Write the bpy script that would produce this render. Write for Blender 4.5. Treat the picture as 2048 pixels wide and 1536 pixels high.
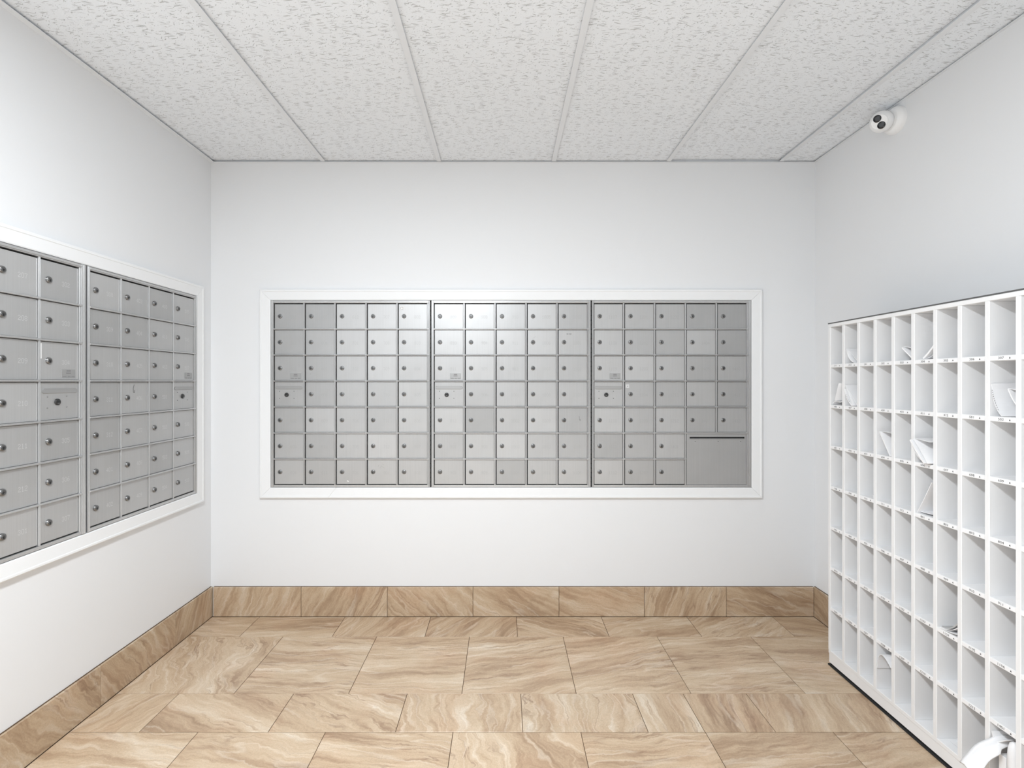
import bpy, bmesh, math, random
from mathutils import Vector, Matrix, Euler

# ------------------------------------------------------------------ clear
for o in list(bpy.data.objects):
    bpy.data.objects.remove(o)
SC = bpy.context.scene
COL = SC.collection
PI = math.pi
rnd = random.Random(7)

# ------------------------------------------------------------------ camera, world, lights, exposure
F_PX, CX, CY, HC = 1025.0, 1007.0, 763.0, 1.25        # focal length and principal point in a 2048x1536 frame
cam_d = bpy.data.cameras.new('camera'); cam = bpy.data.objects.new('camera', cam_d); COL.objects.link(cam)
cam.location = (0, 0, HC); cam.rotation_euler = (PI/2, 0, 0)
cam_d.sensor_width = 36.0; cam_d.lens = F_PX/2048*36.0
cam_d.shift_x = (1024-CX)/2048; cam_d.shift_y = -(768-CY)/2048
cam_d.clip_start = 0.02
SC.camera = cam

w = bpy.data.worlds.new('world'); SC.world = w; w.use_nodes = True
w.node_tree.nodes['Background'].inputs[0].default_value = (0.9, 0.95, 1, 1)
w.node_tree.nodes['Background'].inputs[1].default_value = 0.3

def area(name, loc, rot, sx, sy, watts, color=(1, 1, 1)):
    d = bpy.data.lights.new(name, 'AREA'); d.shape = 'RECTANGLE'; d.size = sx; d.size_y = sy
    d.energy = watts; d.color = color
    o = bpy.data.objects.new(name, d); COL.objects.link(o); o.location = loc; o.rotation_euler = rot
    return o
COOL = (0.905, 0.957, 1.0)
area('ceiling_panel_light', (-0.42, 0.25, 2.395), (0, 0, 0), 0.30, 1.00, 70, COOL)
area('ceiling_panel_light', (-0.45, -2.3, 2.395), (0, 0, 0), 0.60, 1.20, 5, COOL)
area('ceiling_fill_light', (0.0, -0.35, 0.05), (PI, 0, 0), 2.4, 0.7, 29, (0.84, 0.94, 1.0))   # unseen fill added low behind the camera to brighten the ceiling

SC.view_settings.view_transform = 'Standard'
SC.view_settings.look = 'None'
SC.view_settings.exposure = 0.24
SC.view_settings.gamma = 1.0
SC.view_settings.use_curve_mapping = False
SC.cycles.max_bounces = 10
SC.cycles.diffuse_bounces = 8

# ------------------------------------------------------------------ room measures (metres)
XL, XR = -1.561, 1.662
YB, YF = 2.735, -3.5
ZC = 2.416

# ------------------------------------------------------------------ materials
def lin(c):
    return tuple(((v/255)/12.92 if v/255 <= 0.04045 else ((v/255+0.055)/1.055)**2.4) for v in c)
def mat(name, rgb=(0.8, 0.8, 0.8), rough=0.5, metal=0.0):
    m = bpy.data.materials.new(name); m.use_nodes = True
    b = m.node_tree.nodes['Principled BSDF']
    b.inputs['Base Color'].default_value = (*rgb, 1); b.inputs['Roughness'].default_value = rough; b.inputs['Metallic'].default_value = metal
    return m
class NT:
    def __init__(s, m): s.t = m.node_tree; s.b = s.t.nodes['Principled BSDF']
    def n(s, typ, **kw):
        nd = s.t.nodes.new(typ)
        for k, v in kw.items():
            if k.startswith('i_'):
                key = k[2:]; key = int(key) if key.isdigit() else key.replace('_', ' ')
                nd.inputs[key].default_value = v
            else: setattr(nd, k, v)
        return nd
    def l(s, a, b): s.t.links.new(a, b)
    def math(s, op, a, b=None, c=None, clamp=False):
        nd = s.t.nodes.new('ShaderNodeMath'); nd.operation = op; nd.use_clamp = clamp
        for i, v in enumerate((a, b, c)):
            if v is None: continue
            if isinstance(v, (int, float)): nd.inputs[i].default_value = v
            else: s.l(v, nd.inputs[i])
        return nd.outputs[0]
    def ramp(s, fac, stops, interp='LINEAR'):
        nd = s.t.nodes.new('ShaderNodeValToRGB'); cr = nd.color_ramp; cr.interpolation = interp
        while len(cr.elements) < len(stops): cr.elements.new(0.5)
        for e, (p, c) in zip(cr.elements, stops): e.position = p; e.color = (*c, 1)
        s.l(fac, nd.inputs[0]); return nd.outputs[0]

def paint(name, rgb, rough, bump=0.02, scale=180):
    m = mat(name, rgb, rough); t = NT(m)
    tc = t.n('ShaderNodeTexCoord'); no = t.n('ShaderNodeTexNoise', i_Scale=scale, i_Detail=3.0)
    t.l(tc.outputs['Object'], no.inputs['Vector'])
    bp = t.n('ShaderNodeBump', i_Strength=bump, i_Distance=0.002)
    t.l(no.outputs['Fac'], bp.inputs['Height']); t.l(bp.outputs[0], t.b.inputs['Normal'])
    return m
M_WALL = paint('wall_paint', (0.775, 0.785, 0.80), 0.55, 0.05, 120)
M_TRIM = paint('trim_paint', (0.82, 0.83, 0.84), 0.35, 0.03, 60)
M_CUBBY = paint('cubby_paint', (0.81, 0.81, 0.815), 0.38, 0.03, 70)
M_GRID = mat('grid_paint', (0.75, 0.765, 0.785), 0.45)
M_DARK = mat('dark_gap', (0.012, 0.012, 0.013), 0.8)
M_GROUT = mat('grout', lin((96, 76, 58)), 0.9)
M_CAULK = mat('caulk', (0.42, 0.40, 0.38), 0.8)
M_EDGE = mat('dark_edge', (0.10, 0.10, 0.10), 0.6)
M_INK = mat('black_ink', (0.02, 0.02, 0.02), 0.7)
M_GREYINK = mat('grey_ink', (0.20, 0.20, 0.20), 0.7)
M_LABEL = mat('label_tape', (0.86, 0.86, 0.87), 0.4)
M_PAPER = paint('paper', (0.84, 0.84, 0.85), 0.7, 0.05, 90)
M_NEWS = mat('newsprint', (0.42, 0.42, 0.42), 0.8)
M_BAG = paint('plastic_bag', (0.80, 0.80, 0.81), 0.35, 0.6, 30)
M_PLASTIC = mat('camera_plastic', (0.86, 0.86, 0.86), 0.35)
M_LENS = mat('lens_black', (0.006, 0.006, 0.007), 0.15)
M_PUNCH = mat('punched_dot', (0.36, 0.36, 0.36), 0.6)  # back wall: darker colour paints in contrast against the bright door reflections
M_PUNCHL = mat('punched_dot_lit', (0.74, 0.74, 0.74), 0.6)  # left wall: same dots, paler to paint in how light shows them
M_CHROME = mat('lock_chrome', (0.30, 0.30, 0.30), 0.30, 1.0)
M_PLUG = mat('lock_plug', (0.17, 0.17, 0.17), 0.35, 1.0)
M_BLACKLOCK = mat('lock_black', (0.03, 0.03, 0.03), 0.3)
M_PLATE = mat('maker_plate', (0.38, 0.38, 0.38), 0.45, 0.5)
M_STICKER = mat('sticker', (0.80, 0.80, 0.80), 0.5)

def brushed(name, base, rough, metal):
    m = mat(name, (base,)*3, rough, metal); t = NT(m)
    tc = t.n('ShaderNodeTexCoord'); mp = t.n('ShaderNodeMapping'); mp.inputs['Scale'].default_value = (260, 260, 1.6)
    oi = t.n('ShaderNodeObjectInfo')
    off = t.n('ShaderNodeVectorMath', operation='MULTIPLY_ADD')
    t.l(tc.outputs['Object'], mp.inputs['Vector']); t.l(mp.outputs[0], off.inputs[0])
    off.inputs[1].default_value = (1, 1, 1); 
    cmb = t.n('ShaderNodeCombineXYZ'); r37 = t.math('MULTIPLY', oi.outputs['Random'], 37.0)
    t.l(r37, cmb.inputs[0]); t.l(r37, cmb.inputs[2]); t.l(cmb.outputs[0], off.inputs[2])
    no = t.n('ShaderNodeTexNoise', i_Scale=1.0, i_Detail=2.0); t.l(off.outputs[0], no.inputs['Vector'])
    # soft large smudges
    no2 = t.n('ShaderNodeTexNoise', i_Scale=9.0, i_Detail=2.0); t.l(tc.outputs['Object'], no2.inputs['Vector'])
    sep = t.n('ShaderNodeSeparateColor'); t.l(oi.outputs['Color'], sep.inputs[0])
    v = t.math('MULTIPLY_ADD', no.outputs['Fac'], 0.07, base-0.035)
    v2 = t.math('MULTIPLY_ADD', no2.outputs['Fac'], 0.06, -0.03)
    v = t.math('ADD', v, v2)
    v = t.math('MULTIPLY', v, sep.outputs[0])
    c = t.n('ShaderNodeCombineColor')
    for i in range(3): t.l(v, c.inputs[i])
    t.l(c.outputs[0], t.b.inputs['Base Color'])
    rr = t.math('MULTIPLY_ADD', no.outputs['Fac'], 0.10, rough-0.05); t.l(rr, t.b.inputs['Roughness'])
    bp = t.n('ShaderNodeBump', i_Strength=0.03, i_Distance=0.001)
    t.l(no.outputs['Fac'], bp.inputs['Height']); t.l(bp.outputs[0], t.b.inputs['Normal'])
    return m
M_ALU = brushed('brushed_aluminium', 0.48, 0.40, 0.52)
M_ALUF = brushed('frame_aluminium', 0.53, 0.34, 0.70)

def travertine():
    m = mat('travertine', (0.5, 0.4, 0.3), 0.38); t = NT(m)
    tc = t.n('ShaderNodeTexCoord'); oi = t.n('ShaderNodeObjectInfo')
    sep = t.n('ShaderNodeSeparateColor'); t.l(oi.outputs['Color'], sep.inputs[0])
    ang = t.math('MULTIPLY', sep.outputs[0], PI)
    vr = t.n('ShaderNodeVectorRotate', rotation_type='Z_AXIS'); t.l(tc.outputs['Object'], vr.inputs['Vector']); t.l(ang, vr.inputs['Angle'])
    r = t.math('MULTIPLY', oi.outputs['Random'], 61.0)
    cmb = t.n('ShaderNodeCombineXYZ'); t.l(r, cmb.inputs[0]); t.l(r, cmb.inputs[1]); t.l(r, cmb.inputs[2])
    add = t.n('ShaderNodeVectorMath', operation='ADD'); t.l(vr.outputs[0], add.inputs[0]); t.l(cmb.outputs[0], add.inputs[1])
    P = add.outputs[0]
    # warp
    wn = t.n('ShaderNodeTexNoise', i_Scale=2.6, i_Detail=5.0, i_Roughness=0.55); t.l(P, wn.inputs['Vector'])
    sb = t.n('ShaderNodeVectorMath', operation='SUBTRACT'); t.l(wn.outputs['Color'], sb.inputs[0]); sb.inputs[1].default_value = (0.5, 0.5, 0.5)
    sc = t.n('ShaderNodeVectorMath', operation='SCALE'); t.l(sb.outputs[0], sc.inputs[0]); t.l(t.math('MULTIPLY', sep.outputs[1], 0.72), sc.inputs['Scale'])
    wn2 = t.n('ShaderNodeTexNoise', i_Scale=26.0, i_Detail=6.0, i_Roughness=0.65); t.l(P, wn2.inputs['Vector'])
    sb2 = t.n('ShaderNodeVectorMath', operation='SUBTRACT'); t.l(wn2.outputs['Color'], sb2.inputs[0]); sb2.inputs[1].default_value = (0.5, 0.5, 0.5)
    sc2 = t.n('ShaderNodeVectorMath', operation='SCALE', i_Scale=0.024); t.l(sb2.outputs[0], sc2.inputs[0])
    a1 = t.n('ShaderNodeVectorMath', operation='ADD'); t.l(P, a1.inputs[0]); t.l(sc.outputs[0], a1.inputs[1])
    a2 = t.n('ShaderNodeVectorMath', operation='ADD'); t.l(a1.outputs[0], a2.inputs[0]); t.l(sc2.outputs[0], a2.inputs[1])
    W = a2.outputs[0]
    def banded(scx, scy, detail, rough=0.55):
        mp = t.n('ShaderNodeMapping'); mp.inputs['Scale'].default_value = (scx, scy, 1); t.l(W, mp.inputs['Vector'])
        no = t.n('ShaderNodeTexNoise', i_Scale=1.0, i_Detail=detail, i_Roughness=rough); t.l(mp.outputs[0], no.inputs['Vector'])
        return no.outputs['Fac']
    b1 = banded(1.3, 9.0, 7.0, 0.6)
    b2 = banded(5.0, 46.0, 6.0, 0.7)
    v = t.math('MULTIPLY_ADD', b2, 0.42, t.math('MULTIPLY', b1, 0.58))
    base = t.ramp(v, [(0.32, lin((157, 130, 104))), (0.43, lin((184, 157, 129))), (0.50, lin((202, 177, 148))), (0.57, lin((213, 191, 164))), (0.67, lin((232, 219, 201)))])
    # thin dark veins
    vn = banded(1.6, 16.0, 3.0)
    ridge = t.math('ABSOLUTE', t.math('SUBTRACT', vn, 0.5))
    vein = t.math('SUBTRACT', 1.0, t.math('MULTIPLY', ridge, 45.0), clamp=True)
    mk = t.n('ShaderNodeTexNoise', i_Scale=4.0, i_Detail=2.0); t.l(P, mk.inputs['Vector'])
    msk = t.math('MULTIPLY', t.math('SUBTRACT', mk.outputs['Fac'], 0.42), 4.0, clamp=True)
    vf = t.math('MULTIPLY', t.math('MULTIPLY', vein, msk), 0.62)
    mx = t.n('ShaderNodeMix', data_type='RGBA'); t.l(vf, mx.inputs[0]); t.l(base, mx.inputs[6]); mx.inputs[7].default_value = (*lin((134, 102, 80)), 1)
    # thin pale veins
    pn = banded(1.2, 11.0, 2.0)
    pr = t.math('SUBTRACT', 1.0, t.math('MULTIPLY', t.math('ABSOLUTE', t.math('SUBTRACT', pn, 0.56)), 40.0), clamp=True)
    pf = t.math('MULTIPLY', pr, 0.36)
    mx2 = t.n('ShaderNodeMix', data_type='RGBA'); t.l(pf, mx2.inputs[0]); t.l(mx.outputs[2], mx2.inputs[6]); mx2.inputs[7].default_value = (*lin((236, 222, 203)), 1)
    # pinkish clouds, fine grain
    cl = t.n('ShaderNodeTexNoise', i_Scale=5.0, i_Detail=3.0); t.l(W, cl.inputs['Vector'])
    cf = t.math('MULTIPLY', t.math('SUBTRACT', cl.outputs['Fac'], 0.5), 1.6, clamp=True)
    mx3 = t.n('ShaderNodeMix', data_type='RGBA', blend_type='MULTIPLY'); t.l(cf, mx3.inputs[0]); t.l(mx2.outputs[2], mx3.inputs[6]); mx3.inputs[7].default_value = (1.0, 0.87, 0.82, 1)
    gr = t.n('ShaderNodeTexNoise', i_Scale=220.0, i_Detail=2.0); t.l(P, gr.inputs['Vector'])
    gv = t.math('MULTIPLY_ADD', gr.outputs['Fac'], 0.30, 0.71)
    gv = t.math('MULTIPLY', gv, t.math('MULTIPLY_ADD', sep.outputs[2], 0.30, 0.85))
    gc = t.n('ShaderNodeCombineColor')
    for i in range(3): t.l(gv, gc.inputs[i])
    mx4 = t.n('ShaderNodeMix', data_type='RGBA', blend_type='MULTIPLY'); mx4.inputs[0].default_value = 1.0
    t.l(mx3.outputs[2], mx4.inputs[6]); t.l(gc.outputs[0], mx4.inputs[7])
    t.l(mx4.outputs[2], t.b.inputs['Base Color'])
    bp = t.n('ShaderNodeBump', i_Strength=0.12, i_Distance=0.002); t.l(v, bp.inputs['Height']); t.l(bp.outputs[0], t.b.inputs['Normal'])
    return m
M_STONE = travertine()

def ceiling_board():
    m = mat('mineral_fibre', (0.7, 0.7, 0.7), 0.9); t = NT(m)
    tc = t.n('ShaderNodeTexCoord'); oi = t.n('ShaderNodeObjectInfo')
    r = t.math('MULTIPLY', oi.outputs['Random'], 53.0)
    cmb = t.n('ShaderNodeCombineXYZ'); t.l(r, cmb.inputs[0]); t.l(r, cmb.inputs[1])
    add = t.n('ShaderNodeVectorMath', operation='ADD'); t.l(tc.outputs['Object'], add.inputs[0]); t.l(cmb.outputs[0], add.inputs[1])
    P = add.outputs[0]
    def worms(scx, scy, rotz, width, cut, seed):
        mp = t.n('ShaderNodeMapping'); mp.inputs['Scale'].default_value = (scx, scy, 1)
        rv = t.n('ShaderNodeVectorRotate', rotation_type='Z_AXIS', i_Angle=rotz); t.l(P, rv.inputs['Vector'])
        mp.inputs['Location'].default_value = (seed, seed*1.7, 0)
        t.l(rv.outputs[0], mp.inputs['Vector'])
        vo = t.n('ShaderNodeTexVoronoi', feature='F1', i_Scale=1.0, i_Randomness=1.0); vo.voronoi_dimensions = '2D'
        wn = t.n('ShaderNodeTexNoise', i_Scale=0.8, i_Detail=2.0); t.l(mp.outputs[0], wn.inputs['Vector'])
        sc = t.n('ShaderNodeVectorMath', operation='SCALE', i_Scale=1.5); t.l(wn.outputs['Color'], sc.inputs[0])
        ad = t.n('ShaderNodeVectorMath', operation='ADD'); t.l(mp.outputs[0], ad.inputs[0]); t.l(sc.outputs[0], ad.inputs[1])
        t.l(ad.outputs[0], vo.inputs['Vector'])
        sp = t.n('ShaderNodeSeparateColor'); t.l(vo.outputs['Color'], sp.inputs[0])
        wd = t.math('MULTIPLY', t.math('MAXIMUM', t.math('SUBTRACT', sp.outputs[0], cut), 0.0), width)
        return t.math('MULTIPLY', t.math('SUBTRACT', wd, vo.outputs['Distance']), 9.0, clamp=True)
    a = worms(20, 185, 0.16, 0.62, 0.48, 0.0)
    b = worms(25, 200, -0.28, 0.62, 0.50, 3.3)
    c = worms(46, 150, 0.75, 0.62, 0.58, 7.1)
    d = worms(110, 130, 0.0, 0.55, 0.55, 11.0)
    f = t.math('MAXIMUM', t.math('MAXIMUM', a, b), t.math('MAXIMUM', c, d))
    gr = t.n('ShaderNodeTexNoise', i_Scale=420.0, i_Detail=3.0); t.l(P, gr.inputs['Vector'])
    base = t.ramp(gr.outputs['Fac'], [(0.3, (0.775, 0.80, 0.83)), (0.65, (0.86, 0.885, 0.915))])
    mx = t.n('ShaderNodeMix', data_type='RGBA'); t.l(t.math('MULTIPLY', f, 0.68), mx.inputs[0]); t.l(base, mx.inputs[6]); mx.inputs[7].default_value = (0.34, 0.34, 0.34, 1)
    t.l(mx.outputs[2], t.b.inputs['Base Color'])
    h = t.math('MULTIPLY_ADD', f, -1.0, t.math('MULTIPLY', gr.outputs['Fac'], 0.4))
    bp = t.n('ShaderNodeBump', i_Strength=0.5, i_Distance=0.002); t.l(h, bp.inputs['Height']); t.l(bp.outputs[0], t.b.inputs['Normal'])
    return m
M_CEIL = ceiling_board()

# ------------------------------------------------------------------ mesh helpers
class MB:
    """collects shapes into one mesh"""
    def __init__(s): s.v = []; s.f = []; s.m = []; s.sm = []
    def add(s, vs, fs, mi=0, smooth=False):
        k = len(s.v); s.v += [tuple(p) for p in vs]
        for f in fs: s.f.append([i+k for i in f]); s.m.append(mi); s.sm.append(smooth)
    def box(s, x0, x1, y0, y1, z0, z1, mi=0, c=0.0):
        if c <= 0:
            s.add([(x0,y0,z0),(x1,y0,z0),(x1,y1,z0),(x0,y1,z0),(x0,y0,z1),(x1,y0,z1),(x1,y1,z1),(x0,y1,z1)],
                  [(3,2,1,0),(4,5,6,7),(0,1,5,4),(1,2,6,5),(2,3,7,6),(3,0,4,7)], mi); return
        bm = bmesh.new(); bmesh.ops.create_cube(bm, size=1)
        for v in bm.verts: v.co = Vector(((x0+x1)/2+v.co.x*(x1-x0), (y0+y1)/2+v.co.y*(y1-y0), (z0+z1)/2+v.co.z*(z1-z0)))
        bmesh.ops.bevel(bm, geom=list(bm.edges), offset=c, segments=1, affect='EDGES', clamp_overlap=True)
        bm.verts.index_update()
        s.add([v.co[:] for v in bm.verts], [[v.index for v in f.verts] for f in bm.faces], mi); bm.free()
    def lathe(s, prof, n=20, mi=0, M=None, smooth=True, cap0=False, cap1=True):
        """prof: (radius, height) from base to tip along +Z of matrix M"""
        M = M or Matrix(); vs = []; fs = []
        for (r, h) in prof:
            for i in range(n):
                a = 2*PI*i/n; vs.append(M @ Vector((r*math.cos(a), r*math.sin(a), h)))
        for j in range(len(prof)-1):
            for i in range(n):
                k = (i+1) % n; fs.append((j*n+i, j*n+k, (j+1)*n+k, (j+1)*n+i))
        s.add(vs, fs, mi, smooth)
        if cap1: s.add(vs[-n:], [list(range(n))], mi)
        if cap0: s.add(vs[:n], [list(range(n))[::-1]], mi)
    def obj(s, name, mats, parent=None, loc=(0,0,0), rot=(0,0,0), recalc=False):
        me = bpy.data.meshes.new(name); me.from_pydata(s.v, [], s.f)
        for m in (mats if isinstance(mats, (list, tuple)) else [mats]): me.materials.append(m)
        for p, mi, sm in zip(me.polygons, s.m, s.sm): p.material_index = mi; p.use_smooth = sm
        if recalc:
            bm = bmesh.new(); bm.from_mesh(me); bmesh.ops.recalc_face_normals(bm, faces=bm.faces); bm.to_mesh(me); bm.free()
        me.update()
        return inst(name, me, parent, loc, rot)
def inst(name, me, parent=None, loc=(0,0,0), rot=(0,0,0)):
    o = bpy.data.objects.new(name, me); COL.objects.link(o)
    o.location = loc; o.rotation_euler = rot
    if parent: o.parent = parent
    return o
def tag(o, label=None, cat=None, group=None, kind=None):
    if label: o['label'] = label
    if cat: o['category'] = cat
    if group: o['group'] = group
    if kind: o['kind'] = kind
    return o
def thing(name, label, cat, loc=(0,0,0), rotz=0, group=None):
    o = bpy.data.objects.new(name, None); COL.objects.link(o); o.empty_display_size = 0.05
    o.location = loc; o.rotation_euler = (0, 0, rotz)
    return tag(o, label, cat, group)
_txt = {}
def text_mesh(s, size, align='CENTER'):
    """filled flat lettering in the XY plane: (verts, faces)"""
    key = (s, size, align)
    if key in _txt: return _txt[key]
    cu = bpy.data.curves.new('text', 'FONT'); cu.body = s; cu.size = size; cu.align_x = align; cu.align_y = 'CENTER'; cu.resolution_u = 2
    o = bpy.data.objects.new('text', cu); COL.objects.link(o)
    dg = bpy.context.evaluated_depsgraph_get(); dg.update()
    me = o.evaluated_get(dg).to_mesh()
    r = ([v.co[:] for v in me.vertices], [list(p.vertices) for p in me.polygons])
    o.evaluated_get(dg).to_mesh_clear(); bpy.data.objects.remove(o); bpy.data.curves.remove(cu)
    _txt[key] = r; return r

# ------------------------------------------------------------------ openings for the mailboxes
FP = 0.012                                   # frames stand this far in front of the wall
UZ0, UH = 0.689, 0.991                       # mailbox units: base height and height
B_UNITS = [(-1.2355, 0.845), (-0.3826, 0.845), (0.4703, 0.845)]
BX0, BX1 = -1.2355-0.002, 1.3153+0.002
L_R = (1.905, 0.680); L_L = (1.2145, 0.6825)   # left wall: (start Y, width)
LY0, LY1 = 1.2125, 2.587
OZ0, OZ1 = UZ0-0.002, UZ0+UH+0.002
T = 0.12
# ------------------------------------------------------------------ setting: walls, ceiling deck, floor bed
def wall(name, fn):
    b = MB(); fn(b); return tag(b.obj(name, M_WALL), kind='structure')
ZT = ZC+0.10
def wb(b):
    b.box(XL-T, BX0, YB, YB+T, -0.05, ZT); b.box(BX1, XR+T, YB, YB+T, -0.05, ZT)
    b.box(BX0, BX1, YB, YB+T, -0.05, OZ0); b.box(BX0, BX1, YB, YB+T, OZ1, ZT)
wall('wall_back', wb)
def wl(b):
    b.box(XL-T, XL, YF, LY0, -0.05, ZT); b.box(XL-T, XL, LY1, YB, -0.05, ZT)
    b.box(XL-T, XL, LY0, LY1, -0.05, OZ0); b.box(XL-T, XL, LY0, LY1, OZ1, ZT)
wall('wall_left', wl)
wall('wall_right', lambda b: b.box(XR, XR+T, YF, YB, -0.05, ZT))
wall('wall_front', lambda b: b.box(XL-T, XR+T, YF-T, YF, -0.05, ZT))
fb = MB(); fb.box(XL, XR, YF, YB, -0.06, -0.0025)
floor = tag(fb.obj('floor', M_GROUT), kind='structure')
cb = MB(); cb.box(XL, XR, YF, YB, ZT-0.03, ZT)
ceiling = tag(cb.obj('ceiling', M_GRID), kind='structure')

# ceiling grid: tees, wall angles and lay-in panels
TEES = [-0.956, -0.342, 0.266, 0.874, 1.472]
TW = 0.0225
def tee(x0, x1, y0, y1):
    b = MB(); b.box(x0, x1, y0, y1, ZC, ZC+0.0015); 
    if y1-y0 > x1-x0: b.box((x0+x1)/2-0.002, (x0+x1)/2+0.002, y0, y1, ZC+0.0015, ZC+0.035)
    else: b.box(x0, x1, (y0+y1)/2-0.002, (y0+y1)/2+0.002, ZC+0.0015, ZC+0.035)
    return b.obj('grid_tee', M_GRID, ceiling)
for x in TEES: tee(x-TW/2, x+TW/2, YF, YB-0.022)
YROWS = [YB-0.003, YB-1.222, YB-2.441, YB-3.66, YB-4.879, YB-6.098]
XS = [XL] + TEES + [XR]
for yr in YROWS[1:]:
    for a, c in zip(XS[:-1], XS[1:]): tee(a+TW/2 if a != XL else a+0.024, c-TW/2 if c != XR else c-0.024, yr-TW/2, yr+TW/2)
def angle(name, x0, x1, y0, y1, ax):
    b = MB(); b.box(x0, x1, y0, y1, ZC, ZC+0.0015)
    if ax == 'L': b.box(x0, x0+0.0015, y0, y1, ZC+0.0015, ZC+0.024)
    if ax == 'R': b.box(x1-0.0015, x1, y0, y1, ZC+0.0015, ZC+0.024)
    if ax == 'B': b.box(x0, x1, y1-0.0015, y1, ZC+0.0015, ZC+0.024)
    return tag(b.obj(name, M_GRID), kind='structure')
angle('trim_3', XL, XL+0.024, YF, YB, 'L'); angle('trim_4', XR-0.012, XR, YF, YB, 'R'); angle('trim_5', XL+0.024, XR-0.012, YB-0.014, YB, 'B')
panel_mesh = {}
LIFT = {(0, 0): 0.009, (0, 1): 0.007, (0, 2): 0.006, (0, 3): 0.006, (0, 4): 0.012, (0, 5): 0.005}
for j, (y1, y0) in enumerate(zip(YROWS[:-1], YROWS[1:])):
    for i, (a, c) in enumerate(zip(XS[:-1], XS[1:])):
        wx = round(c-a-0.008, 3); wy = round(y1-y0-0.008, 3)
        if (wx, wy) not in panel_mesh:
            b = MB(); b.box(-wx/2, wx/2, -wy/2, wy/2, 0, 0.015, c=0.0015)
            o = b.obj('ceiling_panel', M_CEIL, ceiling); panel_mesh[(wx, wy)] = o.data
        else: o = inst('ceiling_panel', panel_mesh[(wx, wy)], ceiling)
        o.location = ((a+c)/2, (y0+y1)/2, ZC+0.002+LIFT.get((j, i), 0.006))

# floor tiles -------------------------------------------------------------
tile_mesh = {}
def stone(parent, cx, cy, cz, sx, sy, rot=(0,0,0), ang=None, swirl=None, tint=None, th=0.0025):
    key = (round(sx, 3), round(sy, 3), th)
    if key not in tile_mesh:
        b = MB(); b.box(-sx/2, sx/2, -sy/2, sy/2, -th, 0, c=0.0008); o = b.obj('tile', M_STONE, parent); tile_mesh[key] = o.data
    else: o = inst('tile', tile_mesh[key], parent)
    o.location = (cx, cy, cz); o.rotation_euler = rot
    o.color = (rnd.random() if ang is None else ang, rnd.uniform(0.15, 0.5) if swirl is None else swirl, rnd.uniform(0.3, 0.7) if tint is None else tint, 1)
    return o
G = 0.0022
BBT = 0.012
FL, FR = XL+BBT+0.001, XR-BBT-0.001
rows = [  # y far, y near, seams, (angle, swirl, tint) per tile
 (YB-BBT-0.001, 2.512, [-1.2948, -0.8407, -0.386, 0.0686, 0.5186, 0.973, 1.428],
   [(0.06, .2, .45), (0.97, .15, .45), (0.62, .3, .5), (0.68, .2, .45), (0.15, .25, .5), (0.9, .3, .35), (0.8, .2, .35), (.1, .2, .35)]),
 (2.512, 2.053, [-1.080, -0.621, -0.1667, 0.2917, 0.752, 1.21],
   [(0.40, .60, .5), (0.02, .18, .5), (0.98, .15, .6), (0.93, .20, .6), (0.93, .22, .6), (0.96, .2, .5), (0.02, .2, .4)]),
 (2.053, 1.8277, [-1.300, -0.840, -0.3854, 0.0691, 0.5164, 0.719, 0.9715],
   [(0.7, .35, .6), (0.12, .25, .6), (0.14, .3, .6), (0.52, .45, .6), (0.50, .40, .45), (0.48, .15, .5), (0.55, .12, .5), (0.6, .15, .45), (.6, .2, .4)]),
 (1.8277, 1.3687, [-1.089, -0.6348, -0.18, 0.2757, 0.72, 1.175],
   [(0.02, .30, .62), (0.08, .25, .62), (0.04, .15, .65), (0.45, .55, .75), (0.98, .18, .65), (0.94, .2, .5), (.9, .2, .45)]),
]
y = 1.3687
k = 0
while y > YF+0.1:
    dy = 0.2254 if k % 2 == 0 else 0.459
    o_ = [-1.30, -1.08][k % 2]
    rows.append((y, max(YF, y-dy), [o_+0.4545*i for i in range(7) if o_+0.4545*i < FR-0.05], None)); y -= dy; k += 1
for (yf, yn, seams, cfg) in rows:
    xs = [FL]+seams+[FR]
    for i, (a, c) in enumerate(zip(xs[:-1], xs[1:])):
        if c-a < 0.02: continue
        args = cfg[i] if cfg else (None, None, None)
        stone(floor, (a+c)/2, (yf+yn)/2, 0, c-a-G, yf-yn-G, (0, 0, 0), *args)

# tiled baseboards --------------------------------------------------------
BH = 0.155
def baseboard(name, p0, p1, normal, seams, rotz, cfgs=None):
    """mortar backing with upright stone tiles; p0 -> p1 runs left to right seen from the room"""
    d = (p1-p0); L = d.length; d.normalize()
    b = MB(); nx, ny = normal
    c = [p0, p1, p1+Vector((nx, ny, 0))*0.003, p0+Vector((nx, ny, 0))*0.003]
    lo = [(q.x, q.y, 0) for q in c]; hi = [(q.x, q.y, BH+0.003) for q in c]
    b.add(lo+hi, [(0,1,2,3),(7,6,5,4),(0,4,5,1),(1,5,6,2),(2,6,7,3),(3,7,4,0)])
    base = tag(b.obj(name, M_GROUT, recalc=True), kind='structure')
    ss = [0]+seams+[L]
    for i, (a, c_) in enumerate(zip(ss[:-1], ss[1:])):
        m = p0+d*((a+c_)/2)+Vector((nx, ny, 0))*BBT
        args = cfgs[i] if cfgs else (rnd.uniform(0.55, 0.75), 0.25, rnd.uniform(.2, .4))
        stone(base, m.x, m.y, BH/2+0.001, c_-a-0.0022, BH, (PI/2, 0, rotz), *args, th=BBT-0.003)
    return base
baseboard('baseboard_back', Vector((XL+BBT+0.006, YB, 0)), Vector((XR-BBT-0.001, YB, 0)), (0, -1),
          [x-(XL+BBT+0.006) for x in (-1.076, -0.6175, -0.162, 0.295, 0.748, 1.185)], 0,
          [(0.62, .25, .25), (0.64, .22, .25), (0.30, .35, .28), (0.17, .2, .28), (0.10, .22, .3), (0.6, .2, .3), (0.08, .2, .25)])
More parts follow.
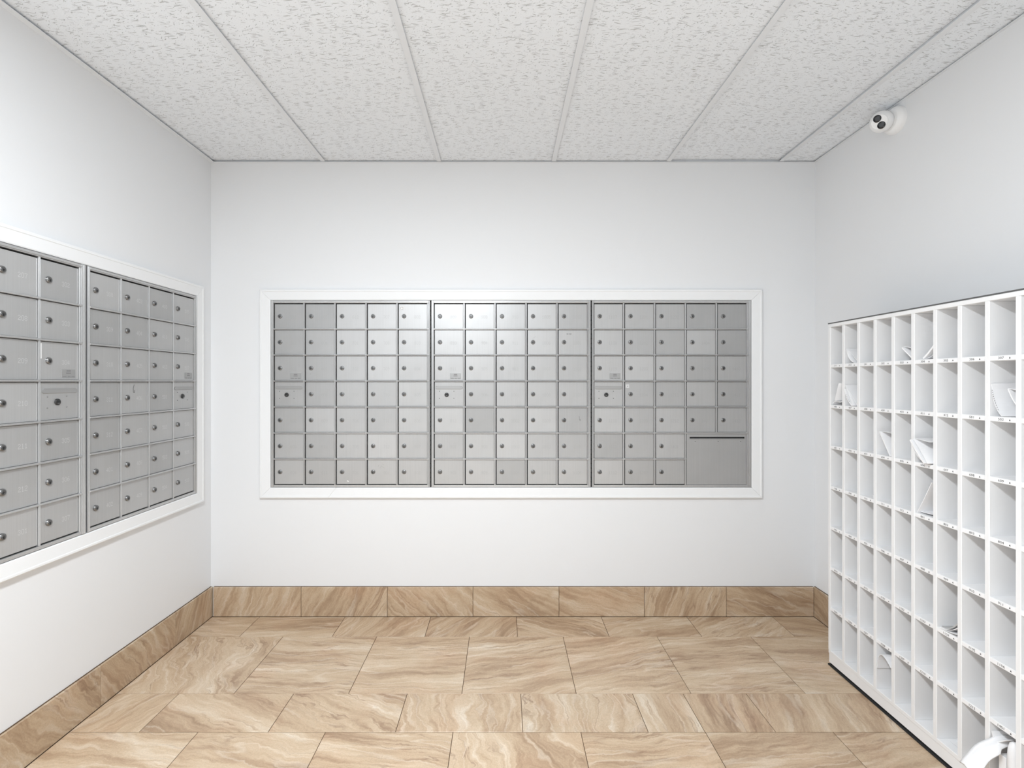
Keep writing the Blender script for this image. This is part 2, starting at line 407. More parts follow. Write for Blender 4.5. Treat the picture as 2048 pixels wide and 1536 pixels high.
baseboard('baseboard_left', Vector((XL, -0.85, 0)), Vector((XL, YB-0.001, 0)), (1, 0),
          [0.85+v for v in (-0.30, 0.16, 0.615, 1.069, 1.52, 1.972, 2.423)], PI/2,
          [(0.3, .3, .22), (0.3, .3, .22), (0.3, .3, .22), (0.25, .3, .22), (0.30, .35, .2), (0.28, .3, .2), (0.32, .25, .2), (0.64, .2, .25)])
baseboard('baseboard_right', Vector((XR, YB-0.001, 0)), Vector((XR, 2.262, 0)), (-1, 0), [0.30], -PI/2, [(.1, .15, .06), (.1, .15, .06)])

# ------------------------------------------------------------------ white casings around the mailboxes
def casing(name, to_world, x0, x1, z0, z1, wd=0.0565, scarf=None):
    root = bpy.data.objects.new(name, None); COL.objects.link(root); tag(root, kind='structure')
    prof = [(0, 0.0), (0, 0.013), (0.004, 0.015), (0.044, 0.0165), (0.046, 0.0185), (0.053, 0.0185), (wd, 0.0165), (wd, 0.0)]
    def rail(P, Q, out, mP=1, mQ=1):
        """board from corner P to Q (inner edge), 'out' points away from the opening; mitred by mP, mQ"""
        d = (Q-P).normalized(); vs = []
        for (C, s) in ((P, -mP), (Q, mQ)):
            for (t_, h) in prof: vs.append(to_world((C+out*t_+d*(s*t_)), h))
        n = len(prof); b = MB()
        b.add(vs, [(i, i+1, n+i+1, n+i) for i in range(n-1)]+[list(range(n))[::-1], list(range(n, 2*n))])
        b.obj('casing_board', M_TRIM, root, recalc=True)
    V = lambda x, z: Vector((x, 0, z)); e = 0.0004
    rail(V(x0+e, z1), V(x1-e, z1), V(0, 1)); rail(V(x0, z0+e), V(x0, z1-e), V(-1, 0)); rail(V(x1, z0+e), V(x1, z1-e), V(1, 0))
    if scarf is None: rail(V(x0+e, z0), V(x1-e, z0), V(0, -1))
    else:
        rail(V(x0+e, z0), V(scarf-e, z0), V(0, -1), 1, -0.8); rail(V(scarf+e, z0), V(x1-e, z0), V(0, -1), 0.8, 1)
    return root
casing('trim_1', lambda p, h: (p.x, YB-h, p.z), BX0, BX1, OZ0, OZ1, scarf=-0.888)
casing('trim_2', lambda p, h: (XL+h, p.x, p.z), LY0, LY1, OZ0, OZ1)

# ------------------------------------------------------------------ mailbox units
DIG = {'0': '0E1111111111110E', '1': '040C04040404040E'}
FONT = {'0': (0x0E,0x11,0x11,0x11,0x11,0x11,0x0E), '1': (0x04,0x0C,0x04,0x04,0x04,0x04,0x0E), '2': (0x0E,0x11,0x01,0x06,0x08,0x10,0x1F),
 '3': (0x0E,0x11,0x01,0x06,0x01,0x11,0x0E), '4': (0x02,0x06,0x0A,0x12,0x1F,0x02,0x02), '5': (0x1F,0x10,0x1E,0x01,0x01,0x11,0x0E),
 '6': (0x06,0x08,0x10,0x1E,0x11,0x11,0x0E), '7': (0x1F,0x01,0x02,0x02,0x04,0x04,0x04), '8': (0x0E,0x11,0x11,0x0E,0x11,0x11,0x0E),
 '9': (0x0E,0x11,0x11,0x0F,0x01,0x02,0x0C)}
num_mesh = {}
def number(txt, parent, x, z, m):
    if txt not in num_mesh:
        b = MB(); px, pz, s = 0.0019, 0.0024, 0.0010
        adv = 0.0115; x0 = -adv*len(txt)/2+0.001
        for k, ch in enumerate(txt):
            for r, bits in enumerate(FONT[ch]):
                for c in range(5):
                    if bits >> (4-c) & 1:
                        cx = x0+k*adv+c*px; cz = (3-r)*pz
                        b.add([(cx-s, 0, cz), (cx, 0, cz-s), (cx+s, 0, cz), (cx, 0, cz+s)], [(0, 1, 2, 3)])
        o = b.obj('number', m, parent); num_mesh[txt] = o.data
    else: o = inst('number', num_mesh[txt], parent)
    o.location = (x, -0.0004, z)
    return o
FWD = Matrix.Rotation(PI/2, 4, 'X')          # +Z of a lathe -> -Y (towards the room)
def lock_mesh(kind):
    b = MB(); R = 0.0112
    if kind == 'carrier':
        b.lathe([(R, 0), (R, 0.004), (R*0.86, 0.0055), (R*0.5, 0.0055)], 20, 0, FWD)
        b.box(-0.006, 0.006, -0.0062, -0.0050, -0.0012, 0.0012, 2); b.box(-0.004, 0.004, -0.0062, -0.005, -0.0058, -0.0034, 1)
        return b.obj('lock', [M_BLACKLOCK, M_CHROME, M_DARK])
    b.lathe([(R, 0), (R, 0.0035), (R*0.93, 0.0055), (R*0.70, 0.0062)], 20, 0, FWD)
    b.lathe([(R*0.66, 0.0056), (R*0.66, 0.0068), (R*0.60, 0.0072)], 16, 1, FWD)
    b.box(-0.0012, 0.0012, -0.0078, -0.0065, -0.0062, 0.0008, 2)
    b.box(-0.0026, 0.0026, -0.0077, -0.0065, -0.0008, 0.0012, 2)
    return b.obj('lock', [M_CHROME, M_PLUG, M_DARK])
_lk = lock_mesh('door'); LOCK = _lk.data; bpy.data.objects.remove(_lk)
_lk = lock_mesh('carrier'); LOCKC = _lk.data; bpy.data.objects.remove(_lk)
def maker_plate(parent, x, z):
    b = MB(); b.box(-0.029, 0.029, -0.0012, 0, -0.0145, 0.0145, 0, c=0.0005)
    for zz, w_ in ((0.009, 0.009), (0.001, 0.010)): b.box(-w_, w_, -0.0015, -0.0012, zz-0.002, zz+0.002, 1)
    for xa, xb in ((-0.024, -0.009), (-0.004, 0.008), (0.012, 0.025)): b.box(xa, xb, -0.0015, -0.0012, -0.0125, -0.0105, 1)
    return b.obj('maker_plate', [M_PLATE, M_GREYINK], parent, (x, 0, z))

RAILZ = 0.0068
def mailbox_unit(label, loc, rotz, W, fl, fr, ncol, grid, big_panel=False, tones=None, extras=None):
    """front looks along local -y; the Empty sits at the unit's lower left front corner"""
    u = thing('mailbox_unit', label, 'mailboxes', loc, rotz, 'wall mounted mailbox units')
    ft, fbt = 0.0135, 0.0115
    cw = (W-fl-fr)/ncol; pitch = (UH-ft-fbt)/7
    b = MB(); b.box(0.004, W-0.004, 0.016, 0.080, 0.004, UH-0.004); b.obj('body', M_DARK, u)
    b = MB()
    b.box(0, fl, -0.004, 0.018, 0, UH, c=0.001); b.box(W-fr, W, -0.004, 0.018, 0, UH, c=0.001)
    b.box(fl, W-fr, -0.002, 0.018, UH-ft, UH, c=0.001); b.box(fl, W-fr, -0.005, 0.018, UH-ft*0.75, UH-ft*0.3, c=0.001)
    b.box(fl, W-fr, -0.002, 0.018, 0, fbt, c=0.001)
    b.box(fl*0.35, fl*0.6, -0.006, -0.003, 0.002, UH-0.002, c=0.0005); b.box(W-fr*0.6, W-fr*0.3, -0.006, -0.003, 0.002, UH-0.002, c=0.0005)
    b.obj('frame', M_ALUF, u)
    zrow = lambda r: UH-ft-r*pitch
    rail_full = MB(); rail_full.box(fl-0.003, W-fr+0.003, -0.0055, 0.012, -RAILZ/2, RAILZ/2, c=0.0012)
    rm = None
    for r in range(1, 7):
        if big_panel and r == 6:
            rb = MB(); rb.box(fl-0.003, fl+3*cw, -0.0055, 0.012, -RAILZ/2, RAILZ/2, c=0.0012); o = rb.obj('rail', M_ALUF, u)
        elif rm is None: o = rail_full.obj('rail', M_ALUF, u); rm = o.data
        else: o = inst('rail', rm, u)
        o.location = (0, 0, zrow(r))
    def strip(zl):
        sb = MB(); sb.box(0, 0.0042, -0.0015, 0.014, zl, UH-ft, c=0.0008); sb.box(0.0046, 0.0082, -0.0008, 0.014, zl, UH-ft, c=0.0008)
        return sb
    sm = None
    for c in range(ncol):
        x = fl+(c+1)*cw-0.0085
        if big_panel and c == 3: o = strip(zrow(5)).obj('divider', M_ALUF, u)
        elif sm is None: o = strip(fbt).obj('divider', M_ALUF, u); sm = o.data
        else: o = inst('divider', sm, u)
        o.location = (x, 0, 0)
    dw, dh = cw-0.0085-0.0045, pitch-RAILZ-0.0026
    dmesh = None
    for c in range(ncol):
        for r in range(7):
            if big_panel and c >= 3 and r >= 5: continue
            what = grid[c][r]
            x0 = fl+c*cw+0.004; zb = zrow(r+1)+RAILZ/2+0.0008
            carrier = what == 'carrier'
            tone = rnd.uniform(0.93, 1.07)
            if tones and (c, r) in tones: tone = tones[(c, r)]  # listed tones put door-to-door reflection brightness into the metal colour
            if carrier:
                b = MB(); b.box(0, dw, 0, 0.003, 0, dh, c=0.0006)
                # recessed letter slot with its hanging flap
                zt = dh-0.030; sl = 0.003
                pts = []
                hh = 0.0085
                for (cx, a0) in ((dw-sl-hh, -PI/2), (sl+hh, PI/2)):
                    for i in range(7): a = a0+PI*i/6; pts.append((cx+hh*math.cos(a), zt+hh*math.sin(a)))
                n = len(pts)
                b.add([(p[0], -0.0005, p[1]) for p in pts]+[(sl+hh+(p[0]-sl-hh)*0.985, -0.0018, zt+(p[1]-zt)*0.80) for p in pts],
                      [(i, (i+1) % n, n+(i+1) % n, n+i) for i in range(n)]+[list(range(n, 2*n))], 1)
                b.box(sl+hh, dw-sl-hh, -0.0022, -0.0004, zt+hh*0.78, zt+hh*0.98, 1)
                for dx in (-0.0385, 0.0385):
                    for dz in (-0.019, 0.019):
                        b.lathe([(0.0026, 0), (0.0022, 0.0012), (0.001, 0.0016)], 8, 2, Matrix.Translation((dw*0.42+dx, 0, dh*0.47+dz)) @ FWD)
                d = b.obj('door', [M_ALU, M_PLATE, M_GREYINK], u)
                d['label'] = 'master access door with letter slot flap and black lock'
                inst('lock', LOCKC, d, (dw*0.42, 0, dh*0.47))
            else:
                if dmesh is None:
                    b = MB(); b.box(0, dw, 0, 0.003, 0, dh, c=0.0007)
                    b.box(dw-0.0035, dw-0.0008, -0.0009, 0.0005, 0.002, dh-0.002, c=0.0004)
                    d = b.obj('door', M_ALU, u); dmesh = d.data
                else: d = inst('door', dmesh, u)
                lk = inst('lock', LOCK, d, (0.0285, 0, dh*0.5), (0, rnd.choice((0, 0, 0, 0, 0.2, -0.3, 0.9))*rnd.random(), 0))
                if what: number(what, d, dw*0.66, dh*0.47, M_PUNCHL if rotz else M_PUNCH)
            d.location = (x0, 0.0035, zb)
            d.rotation_euler = (rnd.uniform(-0.003, 0.003), 0, rnd.uniform(-0.002, 0.002))
            d.color = (tone, tone, tone, 1)
            if r == 2 and grid[c][3] == 'carrier': maker_plate(d, dw-0.041, 0.022)
            if extras and (c, r) in extras: extras[(c, r)](d, dw, dh)
    if big_panel:
        x0 = fl+3*cw+0.003; x1 = W-fr-0.0095; zb = fbt+0.001; zt = zrow(5)-RAILZ/2-0.001
        b = MB(); pw, ph = x1-x0, zt-zb
        sx0, sx1, sz = 0.016, pw-0.008, ph-0.021
        # plate built around a real slot
        b.box(0, pw, 0, 0.003, 0, sz-0.0045); b.box(0, pw, 0, 0.003, sz+0.0045, ph); b.box(0, sx0, 0, 0.003, sz-0.0045, sz+0.0045); b.box(sx1, pw, 0, 0.003, sz-0.0045, sz+0.0045)
        b.box(sx0, sx1, -0.004, 0.001, sz-0.0062, sz-0.0042, 0)
        for fx in (0.10, 0.52, 0.93): b.lathe([(0.0022, 0), (0.0018, 0.001), (0.0008, 0.0014)], 8, 2, Matrix.Translation((sx0+(sx1-sx0)*fx, 0, sz-0.020)) @ FWD)
        b.box(sx0, sx1, 0.004, 0.0045, sz-0.006, sz+0.006, 1)
        p = b.obj('slot_panel', [M_ALU, M_DARK, M_INK], u, (x0, 0.0035, zb)); p['label'] = 'plain metal panel with black outgoing mail slot'
        p.color = (0.92, 0.92, 0.92, 1)
    return u
def hinge(u, x, H):
    b = MB(); b.box(x+0.0004, x+0.0072, 0.004, 0.018, 0.002, H-0.002, 0)
    n = 40
    for i in range(n):
        z0 = 0.004+(H-0.008)*i/n; z1 = 0.004+(H-0.008)*(i+0.86)/n
        b.box(x+0.0012, x+0.0040, -0.001, 0.006, z0, z1, 1, c=0.0008)
    b.obj('piano_hinge', [M_DARK, M_EDGE], u)

def seq(first, n, skip13=False):
    out = []; f, k = divmod(first, 100)
    for _ in range(n):
        out.append(f'{f}{k:02d}'); k += 1
        if k > 12:
            k = 1; f += 1
            if f == 13: f = 14
    return out
def fill(first, ncol, carrier_col, skip=()):
    total = ncol*7-(1 if carrier_col is not None else 0)-len(skip); s = iter(seq(first, total)); g = []
    for c in range(ncol):
        col = []
        for r in range(7):
            if c == carrier_col and r == 3: col.append('carrier')
            elif (c, r) in skip: col.append(None)
            else: col.append(next(s))
        g.append(col)
    return g
def ex_sticker(fx, fz, s=0.018, dot=True):
    def f(d, dw, dh):
        b = MB(); b.box(-s/2, s/2, -0.0006, 0, -s/2, s/2, 0)
        q = s*0.38; t_ = 0.0012
        for (a, c_, e, g_) in ((-q, q, q-t_, q), (-q, q, -q, -q+t_), (-q, -q+t_, -q, q), (q-t_, q, -q, q)): b.box(a, c_, -0.0009, -0.0006, e, g_, 1)
        if dot: b.box(-0.002, 0.002, -0.0009, -0.0006, -0.002, 0.002, 2)
        b.obj('sticker', [M_STICKER, M_GREYINK, M_INK], d, (dw*fx, 0, dh*fz))
    return f
def ex_marks(segs, mi=M_GREYINK, name='scratch'):
    def f(d, dw, dh):
        b = MB()
        for (x0, z0, x1, z1, wd) in segs:
            p = Vector((x0*dw, 0, z0*dh)); q = Vector((x1*dw, 0, z1*dh)); t_ = (q-p).normalized(); n = Vector((-t_.z, 0, t_.x))*wd/2
            b.add([(v.x, -0.0004, v.z) for v in (p-n, q-n, q+n, p+n)], [(0, 1, 2, 3)])
        b.obj(name, mi, d)
    return f
g1 = fill(511, 5, 0); g2 = fill(809, 5, 0); g3 = fill(1107, 5, 0, skip=[(3, 5), (3, 6), (4, 5), (4, 6)])
for g in (g3,):
    for (c, r) in ((3, 0), (4, 0), (4, 1), (2, 1), (2, 2), (3, 3), (1, 5), (2, 6)): g[c][r] = None      # worn off in the photograph
M_SCR = mat('scratch_dark', (0.16, 0.16, 0.16), 0.6)
u1 = mailbox_unit('brushed metal mailbox bank at the left end of the back wall', (B_UNITS[0][0], YB-FP, UZ0), 0, B_UNITS[0][1], 0.0150, 0.0060, 5, g1,
    tones={(0,0): .88, (0,1): .90, (0,2): .92, (1,0): .84, (1,1): .92, (1,2): .90, (1,3): .90, (2,0): 1.08, (3,0): 1.1, (4,0): 1.08, (3,1): 1.1, (4,1): 1.04, (3,5): 1.08, (1,5): .93},
    extras={(4,0): ex_sticker(0.11, 0.83, 0.018, False), (1,2): ex_marks([(.14, .26, .18, .26, .006)], M_PLATE, 'smudge'),
            (3,6): ex_marks([(.36,.72,.40,.80,.002), (.46,.76,.52,.70,.002), (.52,.84,.56,.78,.002), (.42,.66,.46,.72,.0015), (.54,.70,.58,.66,.002)], M_PLATE, 'smudge'),
            (2,6): ex_marks([(.36,.14,.42,.10,.006)], M_STICKER, 'paint_fleck')})
u2 = mailbox_unit('brushed metal mailbox bank in the middle of the back wall', (B_UNITS[1][0], YB-FP, UZ0), 0, B_UNITS[1][1], 0.0125, 0.0085, 5, g2,
    tones={(0,0): 1.02, (1,0): 1.02, (0,1): 1.03, (1,1): 1.03, (2,1): 1.04, (3,0): 1.06, (4,0): .93, (1,4): .82, (4,4): .88, (2,6): .86, (0,4): 1.05, (4,5): .92, (2,5): 1.06, (3,4): 1.05},
    extras={(4,1): ex_marks([(.28,.84,.34,.84,.004), (.36,.83,.39,.85,.004), (.40,.84,.45,.84,.004)], M_SCR, 'name_tape'),
            (4,4): ex_marks([(.72,.66,.74,.50,.0016), (.74,.50,.77,.50,.005)], M_SCR), (3,1): ex_marks([(.18,.66,.28,.74,.0012)], M_PLATE)})
u3 = mailbox_unit('brushed metal mailbox bank at the right end with large slot panel', (B_UNITS[2][0], YB-FP, UZ0), 0, B_UNITS[2][1], 0.0085, 0.0155, 5, g3, big_panel=True,
    tones={(3,0): .88, (4,0): .84, (4,1): .88, (2,1): .93, (1,0): 1.0, (0,0): 1.05, (1,2): 1.1, (0,5): .88, (0,4): 1.06, (2,4): 1.06},
    extras={(1,3): ex_sticker(0.08, 0.83, 0.018, True)})
hinge(u1, B_UNITS[0][1], UH); hinge(u2, B_UNITS[1][1], UH)
gl1 = fill(105, 4, 3); gl2 = fill(308, 4, 3)
ul1 = mailbox_unit('nearer metal mailbox bank on the left wall, cut off by the frame', (XL+FP, L_L[0], UZ0), PI/2, L_L[1], 0.0125, 0.0190, 4, gl1,
    extras={(3,2): ex_marks([(.0,.55,.0,.95,.006)], M_STICKER, 'tape_strip')})
ul2 = mailbox_unit('farther metal mailbox bank on the left wall, next to the corner', (XL+FP, L_R[0], UZ0), PI/2, L_R[1], 0.0120, 0.0110, 4, gl2,
    extras={(1,3): ex_marks([(.46,.92,.42,.80,.003), (.42,.80,.43,.66,.003), (.43,.66,.47,.66,.003), (.47,.66,.48,.74,.003)], M_SCR)})
hinge(ul1, L_L[1], UH)

# ------------------------------------------------------------------ white cubby unit on the right
CXF = 1.4347; CYF = 2.2570; CP = 0.0920; NC = 19; NRW = 8; BT = 0.0150
CD = XR-BBT-0.004-CXF                        # depth
CZ0, CZT = 0.012, 1.503
SH0 = 0.068                                  # top of the bottom board
RP = (CZT-BT-SH0)/NRW                        # row pitch
cub = thing('mail_cubby', 'large white mail cubby unit with numbered compartments along the right wall', 'cubby shelf', (CXF, CYF+BT/2, 0), -PI/2)
CW = NC*CP+BT
b = MB(); b.box(0, CW, 0.0, CD, CZT-BT, CZT, c=0.0012); b.obj('top_board', M_CUBBY, cub)
b = MB(); b.box(-0.002, CW+0.002, 0.0, CD, CZT, CZT+0.0045); o = b.obj('top_sheet', M_EDGE, cub); o['label'] = 'thin dark sheet along the top'
b = MB(); b.box(0, CW, CD-0.006, CD, SH0-BT, CZT-BT); b.obj('back_panel', M_CUBBY, cub)
b = MB(); b.box(0, CW, 0.001, CD-0.006, SH0-BT, SH0, c=0.001); b.obj('bottom_board', M_CUBBY, cub)
b = MB(); b.box(0, CW, 0.0035, 0.0185, CZ0, SH0-BT, c=0.001); b.obj('toe_board', M_CUBBY, cub)
b = MB(); b.box(0.02, CW-0.02, 0.030, CD-0.02, 0.0, SH0-BT); b.obj('plinth', M_DARK, cub)
b = MB(); b.box(-0.001, CW+0.001, -0.0015, 0.020, 0.0002, 0.0065, c=0.0008); o = b.obj('base_shadow_strip', M_DARK, cub); o['label'] = 'black strip standing in for the shadow line along the floor'  # dark strip added to draw the shadowed gap under the toe board
dm = None
for i in range(NC+1):
    if dm is None:
        b = MB(); b.box(0, BT, 0, CD-0.006, SH0, CZT-BT, c=0.0012); o = b.obj('side_panel', M_CUBBY, cub); dm = o.data
    else: o = inst('side_panel' if i == NC else 'upright_divider', dm, cub)
    o.location = (i*CP, 0, 0)
shm = None
def row_floor(r): return CZT-BT-(r+1)*RP+BT if r < 7 else SH0          # top of the shelf under row r (0 = top row)
for r in range(7):
    if shm is None:
        b = MB(); b.box(BT, CW-BT, 0.0015, CD-0.006, -BT, 0, c=0.001); o = b.obj('shelf', M_CUBBY, cub); shm = o.data
    else: o = inst('shelf', shm, cub)
    o.location = (0, 0, row_floor(r))
nums = seq(211, NC*7)
for r in range(7):
    for c in range(NC):
        if c > 11: continue
        s = nums[r*NC+c]
        b = MB(); b.box(-0.0365, 0.0365, -0.0003, 0, -0.0058, 0.0058, 0)
        vs, fs = text_mesh(s, 0.0100)
        b.add([(v[0]*1.18-0.004, -0.0006, v[1]) for v in vs], fs, 1)
        x = 0.022 if len(s) == 3 else 0.025
        b.add([(x-0.0024, -0.0006, -0.0026), (x+0.0024, -0.0006, -0.0026), (x, -0.0006, 0.0028)], [(0, 1, 2)], 1)
        b.obj('number_label', [M_LABEL, M_INK], cub, (c*CP+BT/2+CP/2, 0.0012, row_floor(r)-BT/2))

# ------------------------------------------------------------------ mail left in the cubbies
def hole(c, r):
    """world Y of the far divider's near face, floor height of compartment (1-based column from the far end and row from the top)"""
    return CYF-(c-1)*CP-BT/2, row_floor(r-1)+0.0006
def bez(pts, n=9):
    """smooth curve through a quadratic control polygon"""
    out = []
    for i in range(n):
        t = i/(n-1); q = [Vector(p) for p in pts]
        while len(q) > 1: q = [q[k].lerp(q[k+1], t) for k in range(len(q)-1)]
        out.append(q[0])
    return out
def sheet(b, Y0, Z0, prof, x0, x1, th, mi=0, droop=0.0, skew=0.0, nx=4, n=9):
    """paper with an (a, h) edge profile - a away from the far divider, h above the shelf - running from x0 in to x1"""
    P = bez(prof, n); vs = []
    for j in range(nx+1):
        fx = j/nx
        for side in (0, 1):
            for i, p in enumerate(P):
                q = P[min(i+1, n-1)]-P[max(i-1, 0)]; nn = Vector((-q.y, q.x)).normalized()*th*(side-0.5)
                out_ = droop*((1-fx)**2)
                vs.append((x0+(x1-x0)*fx+skew*(i/(n-1)), Y0-(p.x+nn.x), Z0+max(p.y+nn.y-out_*i/(n-1)*0, 0)))
    fs = []; R = 2*n
    for j in range(nx):
        for i in range(n-1):
            fs.append((j*R+i, j*R+i+1, (j+1)*R+i+1, (j+1)*R+i)); fs.append((j*R+n+i, (j+1)*R+n+i, (j+1)*R+n+i+1, j*R+n+i+1))
        fs.append((j*R, (j+1)*R, (j+1)*R+n, j*R+n)); fs.append((j*R+n-1, j*R+2*n-1, (j+1)*R+2*n-1, (j+1)*R+n-1))
    for i in range(n-1):
        fs.append((i, n+i, n+i+1, i+1)); k = nx*R; fs.append((k+i, k+i+1, k+n+i+1, k+n+i))
    b.add(vs, fs, mi, False)
def mail(name, label, cat, c, r, sheets, mats=None, group='mail left in the cubby unit', extra=None):
    Y0, Z0 = hole(c, r); b = MB()
    for s in sheets:
        kw = s[4] if len(s) > 4 else {}
        sheet(b, Y0, Z0, s[0], CXF+s[1], CXF+s[2], s[3], **kw)
    if extra: extra(b, Y0, Z0)
    o = b.obj(name, mats or [M_PAPER, M_NEWS, M_GREYINK], recalc=True)
    # move origin to the base of the thing
    cx = CXF+0.08; cy = Y0-CP/2
    for v in o.data.vertices: v.co -= Vector((cx, cy, Z0))
    o.location = (cx, cy, Z0)
    return tag(o, label, cat, group)
def ink(b, Y0, Z0, pts, x, ln=0.004, mi=2):
    for (a, h) in pts: b.box(x-0.0008, x-0.0003, Y0-a-0.0012, Y0-a+0.0012, Z0+h, Z0+h+0.0018, mi)
mail('folded_letter', 'small curled letter leaning in the top row compartment marked 212', 'letter', 2, 1,
     [([(.006, .062), (.016, .030), (.052, .002)], .004, .15, .0015), ([(.012, .052), (.022, .012), (.058, .001)], .002, .13, .0022), ([(.018, .050), (.040, .030), (.066, .006)], .010, .14, .0015)])
mail('folded_letter', 'flat white letter tilted in the top row compartment marked 303', 'letter', 5, 1,
     [([(.030, .046), (.050, .030), (.073, .009)], .004, .16, .004), ([(.034, .050), (.055, .047), (.074, .040)], .008, .15, .0012)])
mail('folded_letter', 'white letter tilted against the divider in the top row compartment marked 304', 'letter', 6, 1,
     [([(.030, .003), (.050, .018), (.0735, .044)], .006, .16, .006), ([(.034, .0012), (.060, .006), (.0735, .020)], .010, .15, .0012)])
mail('crumpled_paper', 'crumpled white paper in the compartment marked 406, end of second row', 'paper', 1, 2,
     [([(.010, .004), (.030, .030), (.050, .002), (.072, .018)], .004, .12, .0025), ([(.016, .018), (.040, .040), (.070, .022)], .020, .13, .0015), ([(.048, .020), (.062, .060), (.074, .094)], -.012, .10, .0012)])
mail('envelope', 'windowed envelope pair leaning in the second row compartment marked 407', 'envelope', 2, 2,
     [([(.004, .086), (.020, .060), (.052, .002)], .001, .17, .002), ([(.006, .070), (.014, .030), (.050, .0015)], -.003, .15, .003), ([(.018, .064), (.040, .040), (.070, .003)], .006, .16, .0015)],
     extra=lambda b, Y, Z: ink(b, Y, Z, [(.016, .045), (.020, .038), (.025, .031), (.030, .024), (.036, .018)], CXF-.002))
mail('letter_page', 'large curled printed page in the second row compartment marked 502', 'letter', 9, 2,
     [([(.004, .094), (.006, .030), (.034, .001)], .003, .19, .0012), ([(.003, .096), (.004, .050), (.020, .012)], .008, .19, .001)],
     extra=lambda b, Y, Z: ink(b, Y, Z, [(.007+.0009*i+.00012*i*i, .075-.0062*i) for i in range(10)], CXF+.0025))
mail('folded_leaflet', 'folded white leaflet standing before the printed page in compartment 502', 'leaflet', 9, 2,
     [([(.046, .080), (.056, .052), (.074, .030)], .010, .17, .003), ([(.044, .082), (.060, .079), (.074, .076)], .012, .17, .001)])
mail('envelope', 'stiff white envelope leaning in the third row compartment marked 604', 'envelope', 4, 3,
     [([(.016, .088), (.038, .052), (.062, .014), (.070, .001)], .001, .18, .0035), ([(.019, .089), (.045, .088), (.074, .086)], .006, .18, .0008)])
mail('envelope', 'bulky white envelope stack jutting out of the third row compartment marked 606', 'envelope', 6, 3,
     [([(.006, .076), (.030, .040), (.066, .003)], -.020, .16, .0055), ([(.003, .060), (.018, .022), (.058, .002)], -.012, .15, .0012), ([(.012, .082), (.040, .080), (.074, .076)], -.010, .15, .0012), ([(.014, .080), (.044, .050), (.074, .004)], -.016, .15, .0015)])
mail('envelope', 'thin white envelope slanting across the fourth row compartment marked 801', 'envelope', 6, 4,
     [([(.008, .002), (.036, .050), (.068, .116)], .003, .19, .0018), ([(.006, .006), (.040, .004), (.074, .010)], .012, .18, .0012)])
mail('rolled_newspaper', 'curled grey newspaper lying in the sixth row compartment marked 1104', 'newspaper', 7, 6,
     [([(.012, .006), (.045, .004), (.074, .046)], .006, .18, .004, {'mi': 1}), ([(.010, .003), (.050, .004), (.0745, .030)], .002, .17, .002), ([(.008, .001), (.050, .002), (.0745, .010)], .001, .18, .0012)],
     extra=lambda b, Y, Z: ink(b, Y, Z, [(.056, .015), (.060, .018), (.063, .021)], CXF+.006))
mail('curled_page', 'white page curled into an arch in the bottom row, fourth column from far end', 'paper', 4, 8,
     [([(.003, .080), (.006, .165), (.036, .150), (.073, .118)], .002, .19, .0015, {'n': 13}), ([(.0725, .116), (.0745, .050), (.073, .002)], .004, .19, .0012)])
mail('folded_letter', 'small folded letter lying in the bottom row under label 1211', 'letter', 7, 8,
     [([(.018, .004), (.048, .006), (.0745, .034)], .050, .17, .002), ([(.012, .001), (.050, .002), (.074, .008)], .030, .17, .001)])
mail('letter_page', 'creased white page wedged high in the bottom row compartment beside paper bundle', 'letter', 9, 8,
     [([(.003, .152), (.010, .112), (.022, .132), (.048, .156)], .004, .16, .0015, {'n': 12})])
def loft(b, rows, mi=0, th=0.003):
    """thick soft strip through rows of points"""
    n = len(rows[0]); top = [p for r in rows for p in r]; m = len(rows); vs = list(top)+[(p[0], p[1], p[2]-th) for p in top]; fs = []; k = m*n
    for j in range(m-1):
        for i in range(n-1):
            q = (j*n+i, j*n+i+1, (j+1)*n+i+1, (j+1)*n+i); fs.append(q); fs.append(tuple(k+v for v in q[::-1]))
    rim = [i for i in range(n)]+[j*n+n-1 for j in range(1, m)]+[(m-1)*n+i for i in range(n-2, -1, -1)]+[j*n for j in range(m-2, 0, -1)]
    for i in range(len(rim)):
        c, d = rim[i], rim[(i+1) % len(rim)]; fs.append((c, d, k+d, k+c))
    b.add(vs, fs, mi, True)
def mailer(b, Y, Z):
    path = bez([(.090, .128), (.030, .150), (.000, .150), (-.030, .112), (-.058, .088), (-.082, .058)], 16); rows_ = []
    for j, p in enumerate(path):
        f = j/15; row = []
        for i in range(8):
            g = i/7; a_ = .006+g*.027 if p.x > -.004 else .006-.012*min(1, (-.004-p.x)/.03)+g*(.027+.020*f)
            row.append((CXF+p.x+.004*g*f, Y-a_, Z+p.y-.030*g*g*f+.0025*math.sin(9*g+5*f)))
        rows_.append(row)
    loft(b, rows_, 0, .0035)
mail('plastic_mailer', 'white plastic mailer hanging out over the edge of the bottom row compartment', 'mailer', 9, 8, [], [M_BAG, M_NEWS, M_GREYINK], extra=mailer)
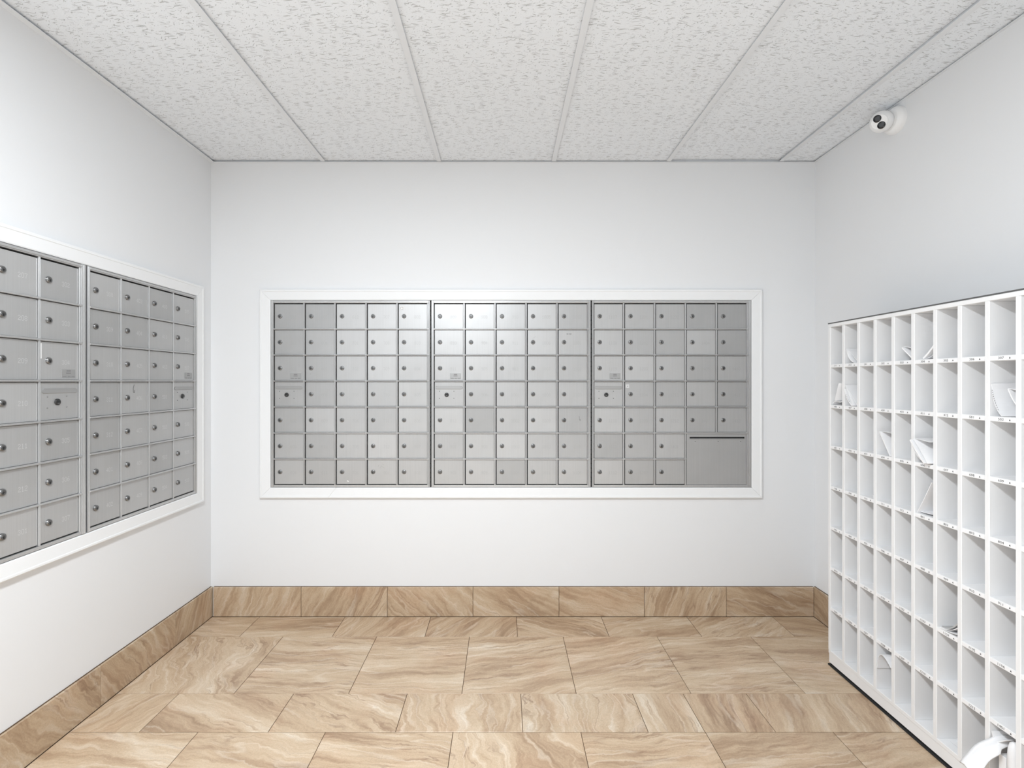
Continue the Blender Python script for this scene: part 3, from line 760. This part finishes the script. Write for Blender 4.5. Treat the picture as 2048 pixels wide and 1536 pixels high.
mail('paper_bundle', 'upright white rolled bundle standing in the bottom row beside plastic mailer', 'paper bundle', 9, 8,
     [], [M_BAG, M_NEWS, M_GREYINK],
     extra=lambda b, Y, Z: [b.lathe([(.0135, 0), (.0148, .025), (.0140, .055), (.0152, .085), (.0146, .115), (.0132, .136), (.0095, .150), (.004, .155)], 18, 0, Matrix.Translation((CXF+.018, Y-.0555, Z)))])
mail('small_carton', 'small white carton under the plastic mailer in the bottom row', 'box', 9, 8,
     [], [M_PAPER, M_NEWS, M_GREYINK], extra=lambda b, Y, Z: b.box(CXF+.010, CXF+.10, Y-.0390, Y-.0180, Z, Z+.098, 0, c=.001))

# ------------------------------------------------------------------ ceiling-corner security camera
sc_ = thing('security_camera', 'white ball security camera with twin black lenses on right wall', 'camera', (XR, 2.165, 2.352), 0)
LWALL = Matrix.Rotation(-PI/2, 4, 'Y')       # +Z -> -X (out of the right wall)
b = MB(); b.lathe([(.056, 0), (.056, .012), (.053, .020), (.046, .028), (.042, .030)], 32, 0, LWALL, cap0=True); b.obj('base', M_PLASTIC, sc_)
b = MB(); R = .043; cen = Matrix.Translation((-.062, .004, -.003))
dirv = Vector((-.74, -.64, -.34)).normalized(); q = Vector((0, 0, 1)).rotation_difference(dirv).to_matrix().to_4x4()
prof = [(R*math.sin(a), -R*math.cos(a)) for a in [PI*i/16 for i in range(1, 13)]]
b.lathe(prof+[(R*0.66, R*0.735), (R*0.62, R*0.70)], 32, 0, cen @ q, cap0=True); ball = b.obj('ball', M_PLASTIC, sc_)
b = MB(); b.lathe([(.030, R*.68), (.030, R*.80), (.0285, R*.84)], 32, 0, cen @ q); b.obj('face_plate', M_PLASTIC, sc_)
for (lx, lz) in ((-1, 1), (1, -1)):   # pair along the falling diagonal
    # lens positions on the face: up-left and down-right of its centre
    side = dirv.cross(Vector((0, 0, 1))).normalized(); SGN = -1; up = side.cross(dirv).normalized()
    p = Matrix.Translation(Vector((-.062, .004, -.003))+side*lx*SGN*.0060+up*lz*.0148) @ q
    b = MB(); b.lathe([(.0146, R*.80), (.0146, R*.86), (.0130, R*.875), (.006, R*.88)], 24, 0, p); b.obj('lens', M_LENS, sc_)
